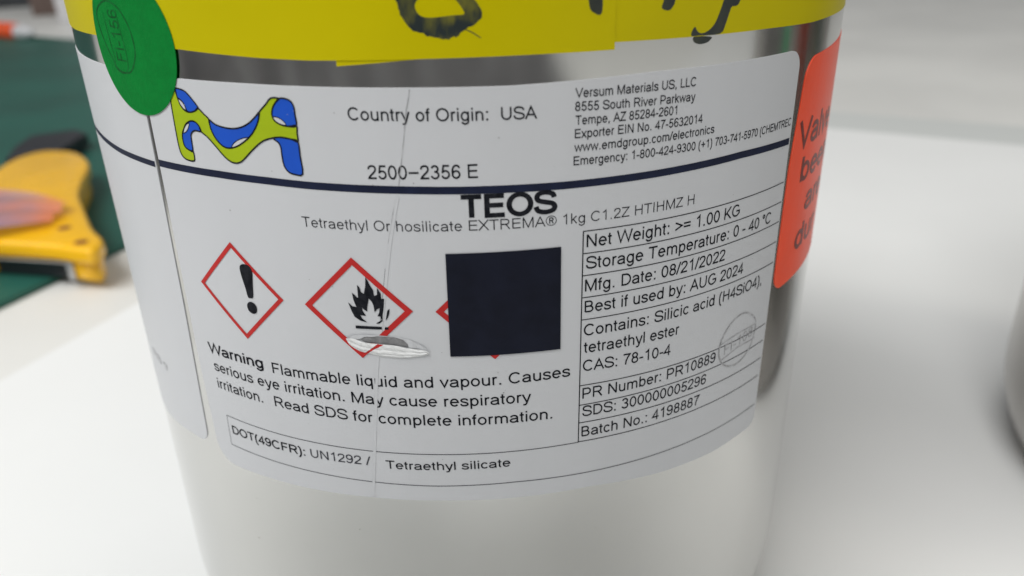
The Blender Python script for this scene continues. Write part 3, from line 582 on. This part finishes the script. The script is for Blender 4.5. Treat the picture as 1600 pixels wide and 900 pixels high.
# tape
tb = patch('yellow_tape', [[(0.20, -0.227), (0.26, -0.227), (0.625, -0.235), (0.80, -0.242), (1.1, -0.243), (2.5, -0.24), (2.5, 0.30), (0.20, 0.30)]], 'yellow', can, 60, 60)
patch('yellow_tape', [[(-0.229, -0.2505), (-0.063, -0.238), (-0.03, -0.2), (-0.228, -0.2)]], 'yellow', can, 60, 60)
ta = patch('yellow_tape', [[(-2.6, -0.228), (-1.2, -0.228), (-1.011, -0.229), (-0.859, -0.226), (-0.568, -0.231), (-0.383, -0.2385), (-0.283, -0.241), (-0.063, -0.239), (0.10, -0.2385), (0.2605, -0.2395), (0.2590, 0.31), (-2.6, 0.31)]], 'yellow', can, 130, 70)
ho = smoothloop(P['HO'], 3); hi = smoothloop(P['HI'], 3)
random.seed(5)
ho = [(t+random.uniform(-.0012, .0012), z+random.uniform(-.0012, .0012)) for t, z in ho]
patch('handwriting', [ho, hi[::-1]], 'worn', ta, 142)
line('handwriting', [(-0.006, -0.190), (0.012, -0.199), (0.0235, -0.207)], 0.0016, 'worn', ta, 144)
patch('handwriting', [smoothloop(P['H1'])], 'marker', ta, 142)
patch('handwriting', [smoothloop(P['H2'])], 'marker', tb, 72)
patch('handwriting', [smoothloop(P['HY'])], 'marker', tb, 72)
patch('ink_blot', [smoothloop(P['HB'])], 'marker', can, 12)

# green dot; its embossed stamp is flat dark green lines that paint the dent shade
gd = patch('green_dot', [[(-0.7065+0.139*math.cos(rad(a*4)), -0.230+0.139*math.sin(rad(a*4))) for a in range(90)]], 'green', can, 205, 60)
line('embossed_stamp_shade', smoothloop(P['SE']), 0.0034, 'greendentshade', gd, 217, True)
line('embossed_stamp_shade', smoothloop(P['SL1'], 3, False), 0.0022, 'greendentshade', gd, 217); line('embossed_stamp_shade', smoothloop(P['SL2'], 3, False), 0.0022, 'greendentshade', gd, 217)
line('embossed_stamp_shade', smoothloop([(-0.7847, -.281), (-.765, -.291), (-.741, -.288), (-0.7292, -.2757)], 3, False), 0.0022, 'greendentshade', gd, 217)
# letters run up the dot
def vtext(s, th, z0, z1, cap, m, parent, w, off):
    x = 0; st = []
    for ch in s:
        adv, ks = G[ch]
        for k in ks: st.append(([(x+a, b) for a, b in (k[1] if isinstance(k, tuple) else k)], isinstance(k, tuple)))
        x += adv
    sy = cap/716; sx = (z1-z0)/x; qs = []
    for pts, cl in st:
        for q in ribbon(pts, w, cl): qs.append(tuple(Vector((th-p.y*sy, z0+p.x*sx)) for p in q))
    return quads('embossed_stamp_shade', qs, m, parent, off)
vtext('FI-156', -0.732, -0.270, -0.168, 0.036, 'greendentshade', gd, 80, 219)

# orange label
ol = patch('orange_label', [roundpoly([(0.808, -0.3165, .055), (1.5, -0.300, .05), (1.5, -0.86, .05), (0.772, -0.856, .040), (0.778, -0.55, 0)])], 'orange', can, 90, 90)
T('Valve', 0.806, 1.085, -0.5170, -0.5170, 0.064, 'orangeink', ol, w=120, off=114)
T('been', 0.850, 1.110, -0.6030, -0.6030, 0.060, 'orangeink', ol, w=120, off=114)
T('are', 0.912, 1.090, -0.6910, -0.6910, 0.060, 'orangeink', ol, w=120, off=114)
T('dur', 0.872, 1.060, -0.7830, -0.7830, 0.062, 'orangeink', ol, w=120, off=114)

# second canister
can2 = tag(empty('steel_canister', (0.175, 0.0, 0)), 'bare steel canister cut off by the right edge of the photo', 'canister')
for src in [c for c in can.children if c.name.split('.')[0] in ('body', 'neck', 'cap')]:
    c = src.copy(); C.objects.link(c); c.parent = can2
    if src.name.startswith('body'):
        c.data = src.data.copy(); c.data.materials[0] = M['darksteel']
patch('green_label', [[(-1.14, -0.75), (-1.04, -0.75), (-1.04, 0.3), (-1.14, 0.3)]], 'greenlabel', can2, 60, 60)
patch('red_label', [[(-1.46, -0.75), (-1.42, -0.75), (-1.42, 0.3), (-1.46, 0.3)]], 'redlabel', can2, 60, 60)

# ------------------------------------------------------------------ cutting mat, knife and clutter at the left
def kf(pts, f=1.1008): return [(x*f, (y+136)*f-136) for x, y in pts]
tag(prism('cutting_mat', mm([(11, 519), (-196, 79), (-944, 575), (-737, 1014)]), -0.0038, -0.0010, 'mat', bevel=0.0006), 'dark green self healing cutting mat lying under the yellow knife', 'cutting mat')
kn = tag(empty('utility_knife', (-0.0055, 0.002, 0)), 'yellow plastic utility knife lying on the green cutting mat', 'knife')
zk = -0.0008
outl = smoothloop([(-132, 140), (-132, 150), (-141, 163), (-153, 185), (-164, 206), (-171, 226), (-175, 241), (-181, 258), (-195, 276), (-213, 281), (-221, 266), (-219, 240), (-213, 210), (-203, 182), (-197, 166), (-188, 158), (-172, 153), (-150, 147), (-139, 142)], 4)
prism('body', mm(outl), 0.0086+zk, 0.0150+zk, 'kyellow', kn, bevel=0.0036, seg=4, smooth=True)
low = smoothloop([(-133, 143), (-134, 151), (-143, 164), (-155, 186), (-166, 207), (-176, 241), (-183, 258), (-196, 273), (-212, 278), (-219, 265), (-217, 240), (-211, 210), (-202, 184), (-198, 168)], 3, False)+[(-196, 163), (-178, 156), (-175, 173), (-146, 165), (-144, 147)]
prism('lower_body', mm(low), zk+0.0004, 0.0083+zk, 'kyellow', kn, bevel=0.0010, seg=3, smooth=True)
prism('blade_slot', mm([(-176.5, 157), (-145.5, 149), (-147, 164), (-175, 171)]), 0.0003+zk, 0.0076+zk, 'kblack', kn, bevel=0.0006)
prism('metal_guide', mm([(-180, 154), (-144, 145), (-143, 149), (-179, 158)]), 0.0077+zk, 0.0084+zk, 'kmetal', kn, bevel=0.0003)
prism('metal_guide', mm([(-146, 146.5), (-143.5, 146), (-142.5, 150), (-145, 151)]), 0.0005+zk, 0.0076+zk, 'kmetal', kn, bevel=0.0004)
for x, y in ((-152, 164), (-139, 148)):
    prism('screw', [(x*.001+.0026*math.cos(rad(a*30)), y*.001+.0026*math.sin(rad(a*30))) for a in range(12)], 0.011, 0.0152+zk, 'screw', kn, bevel=0.0003)
prism('end_slider', mm(kf([(-216, 262), (-218, 282), (-200, 292), (-190, 282), (-190, 250), (-200, 240), (-210, 240)], 1.14)), 0.001, 0.008, 'kblack', kn, bevel=0.001)
bm = bmesh.new(); n = 18; g = []
for i in range(n+1):
    row = []
    for j in range(n+1):
        u, v = i/n, j/n
        a = Vector((-225, 190)).lerp(Vector((-141, 142)), u); b = Vector((-205, 84)).lerp(Vector((-141, 124)), u)
        p = a.lerp(b, v); p = kf([(p.x, p.y)], 1.16)[0]
        z = 16.5+2.2*abs(math.sin(u*3+v*8))+1.2*math.sin(u*9+v*2)
        row.append(bm.verts.new((p[0]*.001, p[1]*.001, z*.001)))
    g.append(row)
for i in range(n):
    for j in range(n): bm.faces.new((g[i][j], g[i+1][j], g[i+1][j+1], g[i][j+1]))
tag(frombm('plastic_film', bm, 'film'), 'crumpled pinkish orange plastic film lying across the yellow knife', 'film')

def rodlathe(name, prof, m, parent, seg=24):
    o = lathe(name, prof, m, parent, seg); o.rotation_euler = (0, rad(90), 0); return o
pen = tag(empty('marker_pen', (-0.669, 0.941, 0.0095-0.004), rad(-31.6)), 'orange capped marker lying beyond the green cutting mat', 'marker')
rodlathe('barrel', [(0.004, 0.0), (0.0085, 0.002), (0.0095, 0.02), (0.0095, 0.196), (0.008, 0.20)], 'penred', pen)
rodlathe('tip', [(0.0075, 0.201), (0.0075, 0.213), (0.005, 0.222), (0.002, 0.228)], 'white', pen)
def box(name, cx, cy, sx, sy, h, rz, m, label, cat, bev=0.002):
    t = tag(empty(name, (cx, cy, -0.004), rz), label, cat)
    prism('body', [(-sx/2, -sy/2), (sx/2, -sy/2), (sx/2, sy/2), (-sx/2, sy/2)], 0, h*0.93, m, t, bevel=bev)
    prism('lid', [(-sx/2-.002, -sy/2-.002), (sx/2+.002, -sy/2-.002), (sx/2+.002, sy/2+.002), (-sx/2-.002, sy/2+.002)], h*0.931, h, m, t, bevel=bev)
    return t
box('white_box', -0.487, 1.035, 0.085, 0.07, 0.16, rad(8), 'white', 'blurred pale box standing beside the canister at the top left', 'box')
box('cardboard_box', -0.588, 1.12, 0.050, 0.08, 0.10, rad(25), 'brown', 'blurred brown box beyond the orange marker, left of the pale box', 'box')
box('dark_case', -0.70, 1.24, 0.11, 0.08, 0.10, rad(25), 'dark', 'blurred dark case at the far top left corner', 'case')
box('grey_case', 0.75, 1.08, 0.95, 0.20, 0.16, rad(-15), 'wall', 'blurred long grey case along the top right edge', 'case')

# the phone that takes the picture: out of frame, it is what darkens the middle of the steel wall
ph = tag(empty('smartphone'), 'dark smartphone taking the picture, seen only as a dim reflection in the steel', 'phone')
ph.matrix_world = mw.copy()
prism('body', roundpoly([(-.120, -.024, .008), (.030, -.024, .008), (.030, .048, .008), (-.120, .048, .008)]), 0.0060, 0.0135, 'kblack', ph, bevel=.001)
prism('screen', roundpoly([(-.117, -.021, .006), (.027, -.021, .006), (.027, .045, .006), (-.117, .045, .006)]), 0.0136, 0.0139, 'blacksq', ph)
for cx, cy in ((0.0, 0.024), (-0.018, 0.024), (-0.018, 0.0)):
    prism('lens_ring', [(cx+.0065*math.cos(rad(a*15)), cy+.0065*math.sin(rad(a*15))) for a in range(24)], 0.0045, 0.0059, 'kmetal', ph, bevel=.0004)
